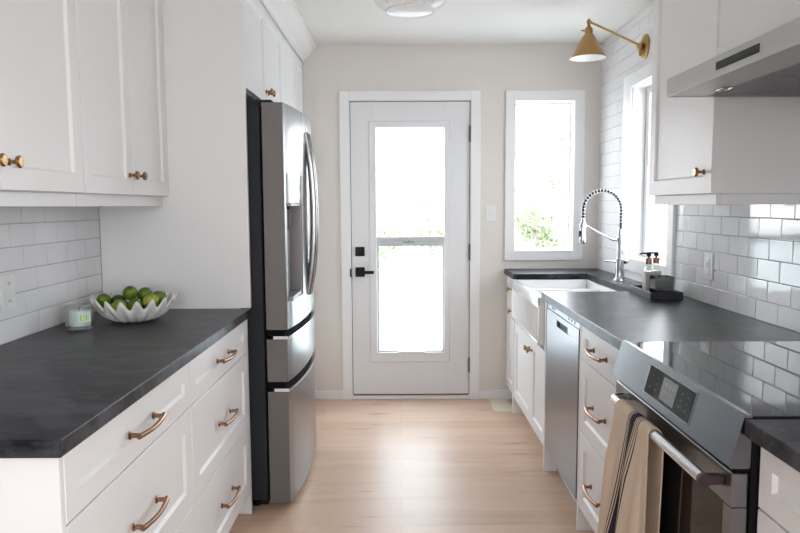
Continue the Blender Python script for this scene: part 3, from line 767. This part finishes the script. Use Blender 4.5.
# ---- towel over the oven handle
def towel():
    R = .0175; nU = 64; nS = 70; bm = new(); uvl = bm.loops.layers.uv.new('uv')
    yfar, ynear = 1.925, 1.665; drop_f, drop_b = .50, .42
    Ltot = drop_b + pi*R + drop_f
    grid = []
    for i in range(nU+1):
        u = i/nU; col = []
        for j in range(nS+1):
            s = Ltot*j/nS
            if s < drop_b:
                h = drop_b - s; x = HX + R*.95; z = HZ - h; f = 0; bk = h/drop_b
            elif s < drop_b + pi*R:
                a = (s-drop_b)/R; x = HX + R*cos(a); z = HZ + R*sin(a); f = 0; bk = 0
            else:
                h = s - drop_b - pi*R; f = h/drop_f; x = HX - R; z = HZ - h; bk = 0
            y = yfar + (ynear - yfar)*u
            # folds grow downwards on the front fall
            g = min(1, f*3.2)
            if f > 0:
                y += .045*f + .015*f*sin(u*5) - .035*f*(u-.5)
                x += -.010*f - g*(.012*sin(u*11+.6) + .006*sin(u*23+f*3)) - .014*g*math.exp(-((u-.42)/.12)**2) - .012*f*f*(1-u)
                x = min(x, HX - R + .016*g*0 + .001)
            if bk > 0:
                x = HX + R*.92 + .004*sin(u*9)*min(1, bk*4)*(1 if bk > .05 else 0)
                y += .03*bk - .018 
            else:
                y += -.018*(1-g)*0
            col.append(bm.verts.new((x, y, z)))
        grid.append(col)
    for i in range(nU):
        for j in range(nS):
            f = bm.faces.new((grid[i][j], grid[i+1][j], grid[i+1][j+1], grid[i][j+1]))
            for lp, (a, b) in zip(f.loops, ((i, j), (i+1, j), (i+1, j+1), (i, j+1))): ff = max(0, b/nS*Ltot - drop_b - pi*R)/drop_f; lp[uvl].uv = ((a/nU*.92 - .18 + .30*ff) if b/nS*Ltot > drop_b else .75 + .2*a/nU, b/nS)
    o = obj('tea_towel', bm, M['towel'], smooth='all')
    so = o.modifiers.new('thickness', 'SOLIDIFY'); so.thickness = .003; so.offset = 0
    tag(o, 'beige tea towel with dark stripes hanging over the oven handle', 'towel')
towel()

# ---- range hood and the boxed cover above it
HF = .875; hy0, hy1 = 1.480, 2.238; hz0, hz1 = 1.708, 1.766
hd = thing('range_hood', 'slim stainless range hood with a black control strip above the cooker', 'range hood', (1.12, (hy0+hy1)/2, hz0))
bm = new()
bx(bm, HF, HF+.012, hy0, hy1, hz0, hz1, .0012); bx(bm, HF+.0122, XR-.001, hy0, hy0+.012, hz0, hz1); bx(bm, HF+.0122, XR-.001, hy1-.012, hy1, hz0, hz1)
bx(bm, HF+.0122, XR-.001, hy0+.0121, hy1-.0121, hz1-.010, hz1); bx(bm, XR-.02, XR-.0012, hy0+.0121, hy1-.0121, hz0, hz1-.0102)
bx(bm, HF+.0122, HF+.125, hy0+.0121, hy1-.0121, hz0+.002, hz0+.006)
obj('housing', bm, mat('hood_steel', (.46, .45, .43), .34, 1), hd)
obj('control_strip', box(HF-.0012, HF+.0002, 1.668, 1.893, 1.7265, 1.7485, .0004), M['black'], hd)
fm = mat('filter_steel', (.20, .195, .205), .34, 1)
for a, b in ((hy0+.014, (hy0+hy1)/2-.002), ((hy0+hy1)/2+.002, hy1-.014)):
    bm = new(); bx(bm, HF+.1255, XR-.022, a, b, hz0+.003, hz0+.008)
    n = 11
    for i in range(n):
        x = HF+.15 + (XR-.07-HF-.15)*i/(n-1)
        bx(bm, x, x+.012, a+.02, b-.02, hz0+.0015, hz0+.0029, .0006)
    f = obj('grease_filter', bm, fm, hd)
    tm = 1.64 if a < 1.8 else 2.075
    obj('pull_ring', tube(new(), [(HF+.112+.014*cos(2*pi*k/20), tm+.040*sin(2*pi*k/20), hz0-.001) for k in range(20)], .0018, 8, closed=True), M['chrome'], f, smooth=True)
hc = thing('hood_cabinet', 'plain white boxed cover above the range hood', 'wall cabinet', (1.2, 1.86, 1.767))
obj('body', box(1.060, XR-.001, hy0-.002, 2.2795, 1.767, 2.433), M['white'], hc)
obj('bottom_trim', box(1.052, 1.0598, hy0-.002, 2.2795, 1.767, 1.872, .001), M['white'], hc)
obj('crown', crown(new(), 1.0594, hy0-.002, 2.2795, -1), M['white'], hc)
# slim extra duct chamber right above the hood, white
# right wall cabinet
UR = 1.0535
uc = thing('wall_cabinet', 'white wall cabinet with a brass knob between the hood and the window', 'wall cabinet', (1.2, 2.56, 1.39))
obj('body', box(UR+.0205, XR-.001, 2.281, 2.858, 1.394, 2.433, .0008), M['white'], uc)
obj('end_panel', box(UR+.002, XR-.001, 2.2805, 2.2812, 1.394, 2.433), M['white'], uc)
dr = obj('door', shaker(new(), UR, -1, 2.284, 2.857, 1.395, 2.31, .058), M['white'], uc)
obj('knob', knob(UR, -1, 2.340, 1.470), M['brass'], dr, smooth=True)
obj('valance', bx(box(UR+.022, UR+.040, 2.292, 2.846, 1.357, 1.3938, .001), UR+.040, XR-.001, 2.292, 2.308, 1.357, 1.3938, .001), M['white'], uc)
obj('crown', crown(new(), UR+.001, 2.2805, 2.858, -1), M['white'], uc)

# ---- faucet
FX, FY = 1.262, 3.835
fa = thing('faucet', 'tall chrome spring-neck pull-down tap behind the sink', 'tap', (FX, FY, ZC))
obj('base', lathe(new(), [(0, .0004), (.033, .0004), (.033, .006), (.0265, .016), (.0235, .040), (.0235, .070), (.0235, .128), (.018, .134), (0, .134)], 28, (FX, FY, ZC)), M['chrome'], fa, smooth=30)
bm = tube(new(), [(FX-.016, FY, ZC+.112), (FX-.050, FY-.004, ZC+.116), (FX-.092, FY-.006, ZC+.117)], [.007, .0055, .0065], 12)
obj('lever', bm, M['chrome'], fa, smooth=True)
obj('valve_knob', lathe(new(), [(0, .016), (.0145, .016), (.0165, .022), (.0165, .040), (.012, .046), (0, .046)], 20, (FX, FY, ZC+.116), 'x'), M['chrome'], fa, smooth=True)
obj('column', lathe(new(), [(.0165, .1345), (.0165, .215), (.021, .217), (.021, .250), (.0155, .256), (.0155, .300), (.010, .304)], 24, (FX, FY, ZC)), M['chrome'], fa, smooth=30)
# arch: up from the column, semicircle toward -x, down to the spray head
arc = []; r = .108; cxx = FX - r; zc_ = 1.330
for i in range(8): arc.append(Vector((FX, FY, 1.215 + (zc_-1.215)*i/8)))
for i in range(33):
    a = pi*i/32; arc.append(Vector((cxx + r*cos(a), FY, zc_ + r*sin(a))))
for i in range(1, 5): arc.append(Vector((cxx - r, FY, zc_ - .045*i/4)))
obj('hose', tube(new(), arc, .0065, 12), mat('black_hose', (.01, .01, .012), .6, spec=.2), fa, smooth=True)
# spring coil around the hose
def coil(path, R, wire, pitch):
    L = [0.0]
    for a, b in zip(path, path[1:]): L.append(L[-1] + (b-a).length)
    tot = L[-1]; n = int(tot/pitch*14); pts = []
    k = 0
    for i in range(n+1):
        s = tot*i/n
        while k < len(L)-2 and L[k+1] < s: k += 1
        f = (s-L[k])/(L[k+1]-L[k]); p = path[k].lerp(path[k+1], f)
        t = (path[k+1]-path[k]).normalized(); v = Vector((0, 1, 0)); u = t.cross(v)
        ph = 2*pi*s/pitch
        pts.append(p + (u*cos(ph) + v*sin(ph))*R)
    return tube(new(), pts, wire, 6)
obj('spring', coil(arc[2:], .0112, .0030, .0185), M['spring'], fa, smooth='all')
hx = cxx - r
obj('spray_head', lathe(new(), [(.0, .0), (.0165, .0), (.0195, .008), (.0185, .030), (.0145, .060), (.0145, .092), (.0175, .096), (.0175, .118), (.0125, .126), (.009, .150)], 24, (hx, FY, 1.134)), M['chrome'], fa, smooth=30)
obj('spray_button', box(hx-.022, hx-.015, FY-.006, FY+.006, 1.175, 1.210, .002), M['black'], fa)
bm = tube(new(), [(FX-.012, FY, ZC+.248-.012), (FX-.045, FY, ZC+.238), (FX-.11, FY, 1.190), (hx+.030, FY, 1.232), (hx+.019, FY, 1.238)], [.0075, .0065, .006, .0065, .007], 12)
ar = obj('docking_arm', bm, M['chrome'], fa, smooth=True)
obj('docking_ring', lathe(new(), [(.0182, -.010), (.0215, -.010), (.0215, .010), (.0182, .010), (.0182, -.010)], 24, (hx, FY, 1.240), cap=False), M['chrome'], ar, smooth=30)

# ---- tray with bottles
tx0, tx1, ty0, ty1 = 1.152, 1.305, 3.062, 3.350
tr = obj('tray', bx(bx(bx(bx(box(tx0, tx1, ty0, ty1, ZC+.0006, ZC+.006), tx0, tx0+.007, ty0, ty1, ZC+.006, ZC+.036, .001), tx1-.007, tx1, ty0, ty1, ZC+.006, ZC+.036, .001), tx0+.007, tx1-.007, ty0, ty0+.007, ZC+.006, ZC+.036, .001), tx0+.007, tx1-.007, ty1-.007, ty1, ZC+.006, ZC+.036, .001), mat('black_tray', (.016, .017, .020), .35))
tag(tr, 'black rectangular tray on the right worktop near the window', 'tray')
def bottle(x, y, lab):
    z = ZC + .0065
    b = thing('soap_dispenser', lab, 'soap dispenser', (x, y, z), 'soap pump bottles on the black tray')
    obj('bottle_body', box(x-.0215, x+.0215, y-.0215, y+.0215, z, z+.112, .004, 2), M['stone'], b, smooth=30)
    obj('neck', lathe(new(), [(.020, .1125), (.019, .120), (.0125, .134), (.0125, .150)], 20, (x, y, z)), M['clear'], b, smooth=True)
    obj('collar', lathe(new(), [(.0130, .146), (.0145, .147), (.0145, .172), (.012, .175)], 20, (x, y, z)), M['copper'], b, smooth=30)
    p = obj('pump', lathe(new(), [(.0045, .175), (.0045, .182), (.0095, .183), (.0105, .187), (.0105, .200), (.0085, .203), (0, .203)], 16, (x, y, z)), M['black'], b, smooth=30)
    obj('spout', tube(new(), [(x-.006, y, z+.197), (x-.03, y+.004, z+.198), (x-.042, y+.006, z+.193)], .0038, 8), M['black'], p, smooth=True)
    return b
b1 = bottle(1.199, 3.222, 'stone-coloured pump bottle on the tray, the left one of two')
b2 = dup(b1, (1.246, 3.252, ZC+.0065), 'stone-coloured pump bottle on the tray, the right one of two')
tb = thing('smoked_glass_tumbler', 'square smoky dark glass tumbler at the front of the black tray', 'tumbler', (1.224, 3.118, ZC))
x, y, z = 1.226, 3.122, ZC+.0065
bm = new()
bx(bm, x-.042, x+.042, y-.042, y+.042, z, z+.012, .002)
for q in ((x-.042, x-.038, y-.042, y+.042), (x+.038, x+.042, y-.042, y+.042), (x-.038, x+.038, y-.042, y-.038), (x-.038, x+.038, y+.038, y+.042)): bx(bm, *q, z+.012, z+.098)
obj('tumbler_glass', bm, pane_mat('smoked_clear', .16, (.42, .45, .43), .05), tb)
obj('tumbler_fill', box(x-.0375, x+.0375, y-.0375, y+.0375, z+.0125, z+.080, .002), noisy(mat('dark_wax', rough=.5), (.10, .095, .085), (.20, .185, .16), (20, 20, 20), nscale=1.5), tb)

# ---- sconce
SY = 3.70; PX = XR
sc_ = thing('wall_sconce', 'brass swing-arm wall lamp with a cone shade over the sink window', 'wall lamp', (PX, SY+.05, 2.24))
py_, pz = 3.800, 2.228
obj('backplate', lathe(new(), [(0, -.0005), (.066, -.0005), (.066, -.007), (.058, -.012), (.03, -.016), (0, -.016)], 32, (PX, py_, pz), 'x'), M['brass_lamp'], sc_, smooth=30)
bm = new(); sphere(bm, (PX-.030, py_, pz), .020); tube(bm, [(PX-.014, py_, pz), (PX-.032, py_, pz)], .012, 14)
tube(bm, [(PX-.030, py_, pz-.05), (PX-.030, py_, pz-.012)], [.005, .008], 10)
obj('swivel', bm, M['brass_lamp'], sc_, smooth=True)
jx, jy, jz = 1.019, SY, 2.335
obj('arm', tube(new(), [(PX-.034, py_, pz+.006), (PX-.06, py_-.004, pz+.018), (jx+.008, jy, jz-.002)], .0062, 12), M['brass_lamp'], sc_, smooth=True)
bm = new(); sphere(bm, (jx, jy, jz), .0125); lathe(bm, [(.009, -.022), (.009, .0)], 12, (jx, jy, jz)); sphere(bm, (jx, jy, jz+.012), .006)
obj('elbow_joint', bm, M['brass_lamp'], sc_, smooth=True)
bm = lathe(new(), [(.008, -.02), (.012, -.028), (.020, -.034), (.0215, -.05), (.020, -.066), (.024, -.068)], 24, (jx, jy, jz), cap=False)
obj('socket', bm, M['brass_lamp'], sc_, smooth=30)
obj('switch_key', tube(new(), [(jx-.018, jy, jz-.045), (jx-.038, jy, jz-.045)], [.003, .005], 10), M['brass_lamp'], sc_, smooth=True)
sh = obj('lamp_shade', lathe(new(), [(.022, -.066), (.028, -.070), (.086, -.176), (.0965, -.188), (.0965, -.190), (.094, -.190)], 48, (jx, jy, jz), cap=False), M['brass_lamp'], sc_, smooth=True)
obj('shade_lining', lathe(new(), [(.0935, -.1895), (.0835, -.176), (.026, -.0725), (0, -.0722)], 48, (jx, jy, jz), cap=False), M['lamp_in'], sh, smooth=True)
bm = new(); sphere(bm, (jx, jy, jz-.125), .024); lathe(bm, [(.012, -.074), (.013, -.11)], 14, (jx, jy, jz))
obj('bulb', bm, mat('bulb_glass', (.8, .8, .78), .2), sc_, smooth=True)

# ---- ceiling light
lx, ly = .055, 3.36
cl = thing('ceiling_light', 'round clear glass flush ceiling light at the top of the picture', 'ceiling light', (lx, ly, HC))
obj('mount', lathe(new(), [(0, -.0005), (.085, -.0005), (.085, -.018), (.06, -.026), (0, -.026)], 36, (lx, ly, HC)), M['plastic'], cl, smooth=30)
obj('glass_shade', lathe(new(), [(.080, -.020), (.135, -.032), (.172, -.055), (.180, -.078), (.168, -.100), (.135, -.122), (.120, -.130), (.112, -.136), (.100, -.133), (.05, -.130), (0, -.129)], 56, (lx, ly, HC), cap=False), pane_mat('ribbed_glass', .10, (.985, .975, .98), .06), cl, smooth=True)
bm = new()
tube(bm, [(lx+.116*cos(2*pi*k/40), ly+.116*sin(2*pi*k/40), HC-.134) for k in range(40)], .0055, 8, closed=True)
obj('lens_ring', bm, mat('ring_glass', (.85, .86, .86), .08, spec=.8), cl, smooth=True)
bm = new()
for s in (-1, 1): sphere(bm, (lx+s*.045, ly, HC-.065), .028)
obj('bulb', bm, mat('bulb_frost', (.8, .8, .78), .3), cl, smooth=True)

# ---- switch, outlet, vent
sw = thing('light_switch', 'white light switch plate on the beige wall between door and window', 'light switch', (.623, YB, 1.25))
obj('cover_plate', box(.586, .660, YB-.0062, YB-.0005, 1.247, 1.353, .002), M['plastic'], sw)
obj('toggle', bx(box(.617, .629, YB-.0075, YB-.0063, 1.285, 1.315, .0005), .619, .627, YB-.016, YB-.0076, 1.300, 1.312, .001), M['plastic'], sw)
orr = thing('wall_outlet', 'white socket plate on the glossy right tiles behind the tray', 'outlet', (XR, 2.94, 1.027))
plate_x(orr, XR-.0006, -1, 2.900, 2.981, 1.027, 1.142, [(2.924, 2.957, 1.047, 1.122)])
vt = thing('floor_vent', 'cream metal floor register by the back wall near the cabinet foot', 'floor vent', (.685, 4.46, 0))
obj('frame', bx(bx(bx(bx(new(), .613, .752, 4.312, 4.327, .0006, .006, .001), .613, .752, 4.585, 4.600, .0006, .006, .001), .613, .628, 4.3275, 4.5845, .0006, .006, .001), .737, .752, 4.3275, 4.5845, .0006, .006, .001), M['vent'], vt)
bm = new()
for i in range(16): bx(bm, .6285, .7365, 4.3335+.0155*i, 4.3455+.0155*i, .0016, .0052)
obj('louvres', bm, M['vent'], vt)
obj('duct', box(.628, .737, 4.3275, 4.5845, .0006, .0014), mat('vent_shadow', (.30, .27, .20), .7), vt)

# ================================================================== OUTSIDE
gp = struct('ground_outside', box(-30, 30, -25, 60, -.75, -.55), M['outside'])
def tree(name, x, y, h, spread, nleaf, seed, label, base=-.55, ls=.05, low=.25):
    rnd = random.Random(seed); t = thing(name, label, 'tree' if h > 2.2 else 'shrub', (x, y, base))
    bm = new(); tips = []
    def branch(p, d, L, r, lev):
        pts = [p]; q = p.copy(); dd = d.copy()
        for i in range(4):
            dd = (dd + Vector((rnd.uniform(-.22, .22), rnd.uniform(-.22, .22), rnd.uniform(-.05, .12)))).normalized()
            q = q + dd * L/4; pts.append(q.copy())
        tube(bm, pts, [r*(1-.15*i) for i in range(5)], 6, caps=False)
        if lev >= 2: tips.extend(pts[1:]); return
        for _ in range(5 if lev else 7):
            k = rnd.uniform(.35, 1); idx = min(3, int(k*4)); s = pts[idx].lerp(pts[idx+1], k*4-idx)
            a = rnd.uniform(0, 2*pi); nd_ = (dd*.5 + Vector((cos(a), sin(a), rnd.uniform(-.1, .5)))).normalized()
            branch(s, nd_, L*.62*spread, r*.5, lev+1)
    branch(Vector((x, y, base)), Vector((0, 0, 1)), h*.62, .05*h/3, 0)
    obj('trunk', bm, M['bark'], t)
    bm = new()
    for _ in range(nleaf):
        c = rnd.choice(tips) + Vector((rnd.gauss(0, .13), rnd.gauss(0, .13), rnd.gauss(0, .11)))
        if c.z < base+.1: continue
        s = ls*rnd.uniform(.6, 1.3); a = Vector((rnd.gauss(0, 1), rnd.gauss(0, 1), rnd.gauss(0, 1))).normalized(); b = a.orthogonal().normalized()
        vs = [bm.verts.new(c + a*s), bm.verts.new(c + b*s*.45), bm.verts.new(c - a*s), bm.verts.new(c - b*s*.45)]
        bm.faces.new(vs)
    obj('foliage', bm, M['leaf'], t)
    return t
tree('garden_tree', -1.9, 22.0, 6.0, .62, 3000, 3, 'leafy tree far off, seen through the left of the upper door glass', ls=.09)
tree('garden_shrub', -.30, 12.6, 2.5, .70, 3000, 31, 'loose green shrub low in the left of the door glass', ls=.045)
tree('garden_shrub', .75, 15.2, 2.6, .70, 2000, 11, 'greyish shrub low in the right of the door glass', ls=.045)
tree('garden_tree', 1.75, 18.5, 6.4, .60, 700, 17, 'sparse tree with bare branches seen through the right of the door glass', ls=.05)
tree('garden_shrub', 2.25, 11.4, 3.0, .75, 3400, 5, 'leafy shrub low in the left of the window beside the door', ls=.05)
tree('garden_tree', 4.6, 17.5, 5.0, .60, 2200, 8, 'thin tree in the right of the window beside the door', ls=.06)
tree('garden_shrub', 6.6, 14.0, 3.2, .60, 2600, 21, 'pale shrub seen through the window over the sink', ls=.06)

# ================================================================== LIGHT
w = bpy.data.worlds.new('sky'); S.world = w; w.use_nodes = True
nt = w.node_tree; bg = nt.nodes['Background']
tc = nt.nodes.new('ShaderNodeTexCoord'); sp = nt.nodes.new('ShaderNodeSeparateXYZ'); rp = nt.nodes.new('ShaderNodeValToRGB')
rp.color_ramp.elements[0].position = 0; rp.color_ramp.elements[0].color = (.93, .965, 1.0, 1)
rp.color_ramp.elements[1].position = 1; rp.color_ramp.elements[1].color = (.82, .90, 1.0, 1)
nt.links.new(tc.outputs['Generated'], sp.inputs[0]); nt.links.new(sp.outputs['Z'], rp.inputs[0]); nt.links.new(rp.outputs[0], bg.inputs['Color'])
bg.inputs['Strength'].default_value = 5.0

def portal(name, loc, rot, sx, sy):
    l = bpy.data.lights.new(name, 'AREA'); l.shape = 'RECTANGLE'; l.size = sx; l.size_y = sy; l.cycles.is_portal = True
    o = bpy.data.objects.new(name, l); C.objects.link(o); o.location = loc; o.rotation_euler = rot
portal('door_daylight', (.07, YB+.16, 1.11), (radians(-90), 0, 0), .50, 1.6)
portal('window_daylight', (.987, YB+.16, 1.55), (radians(-90), 0, 0), .42, 1.04)
portal('sink_window_daylight', (XR+.16, 3.686, 1.543), (0, radians(90), 0), 1.02, .62)
portal('added_side_daylight', (XR+.16, -.925, 1.475), (0, radians(90), 0), 1.55, 1.65)  # portal of the opening added in the right wall
portal('added_rear_daylight', ((PO[0]+PO[1])/2, YF-.12, (PO[2]+PO[3])/2), (radians(90), 0, 0), PO[1]-PO[0], PO[3]-PO[2])  # portal of the opening added in the rear wall

# ================================================================== CAMERA (levelled from the photo's vanishing points)
f, pitch, yaw, roll = 670.0, .0911, .0004, -.0051
cy_, sy_ = cos(yaw), sin(yaw); cp, sp_ = cos(pitch), sin(pitch); cr, sr = cos(roll), sin(roll)
R0 = Vector((cy_, sy_, 0)); F0 = Vector((-sy_, cy_, 0)); U0 = Vector((0, 0, 1))
F = F0*cp - U0*sp_; U = F0*sp_ + U0*cp
Rr = R0*cr + U*sr; Ur = -R0*sr + U*cr
cam = bpy.data.cameras.new('camera'); cam.sensor_width = 36; cam.lens = f/800*36; cam.clip_start = .02
co = bpy.data.objects.new('camera', cam); C.objects.link(co)
mw = Matrix((Rr, Ur, -F)).transposed().to_4x4(); mw.translation = Vector((0, 0, EYE)); co.matrix_world = mw
S.camera = co

v = S.view_settings; v.view_transform = 'Standard'; v.look = 'None'; v.gamma = 1; v.use_curve_mapping = False; v.exposure = 1.17
S.cycles.max_bounces = 12; S.cycles.diffuse_bounces = 8; S.cycles.glossy_bounces = 5; S.cycles.transparent_max_bounces = 16
S.cycles.use_denoising = True; S.cycles.sample_clamp_indirect = 8
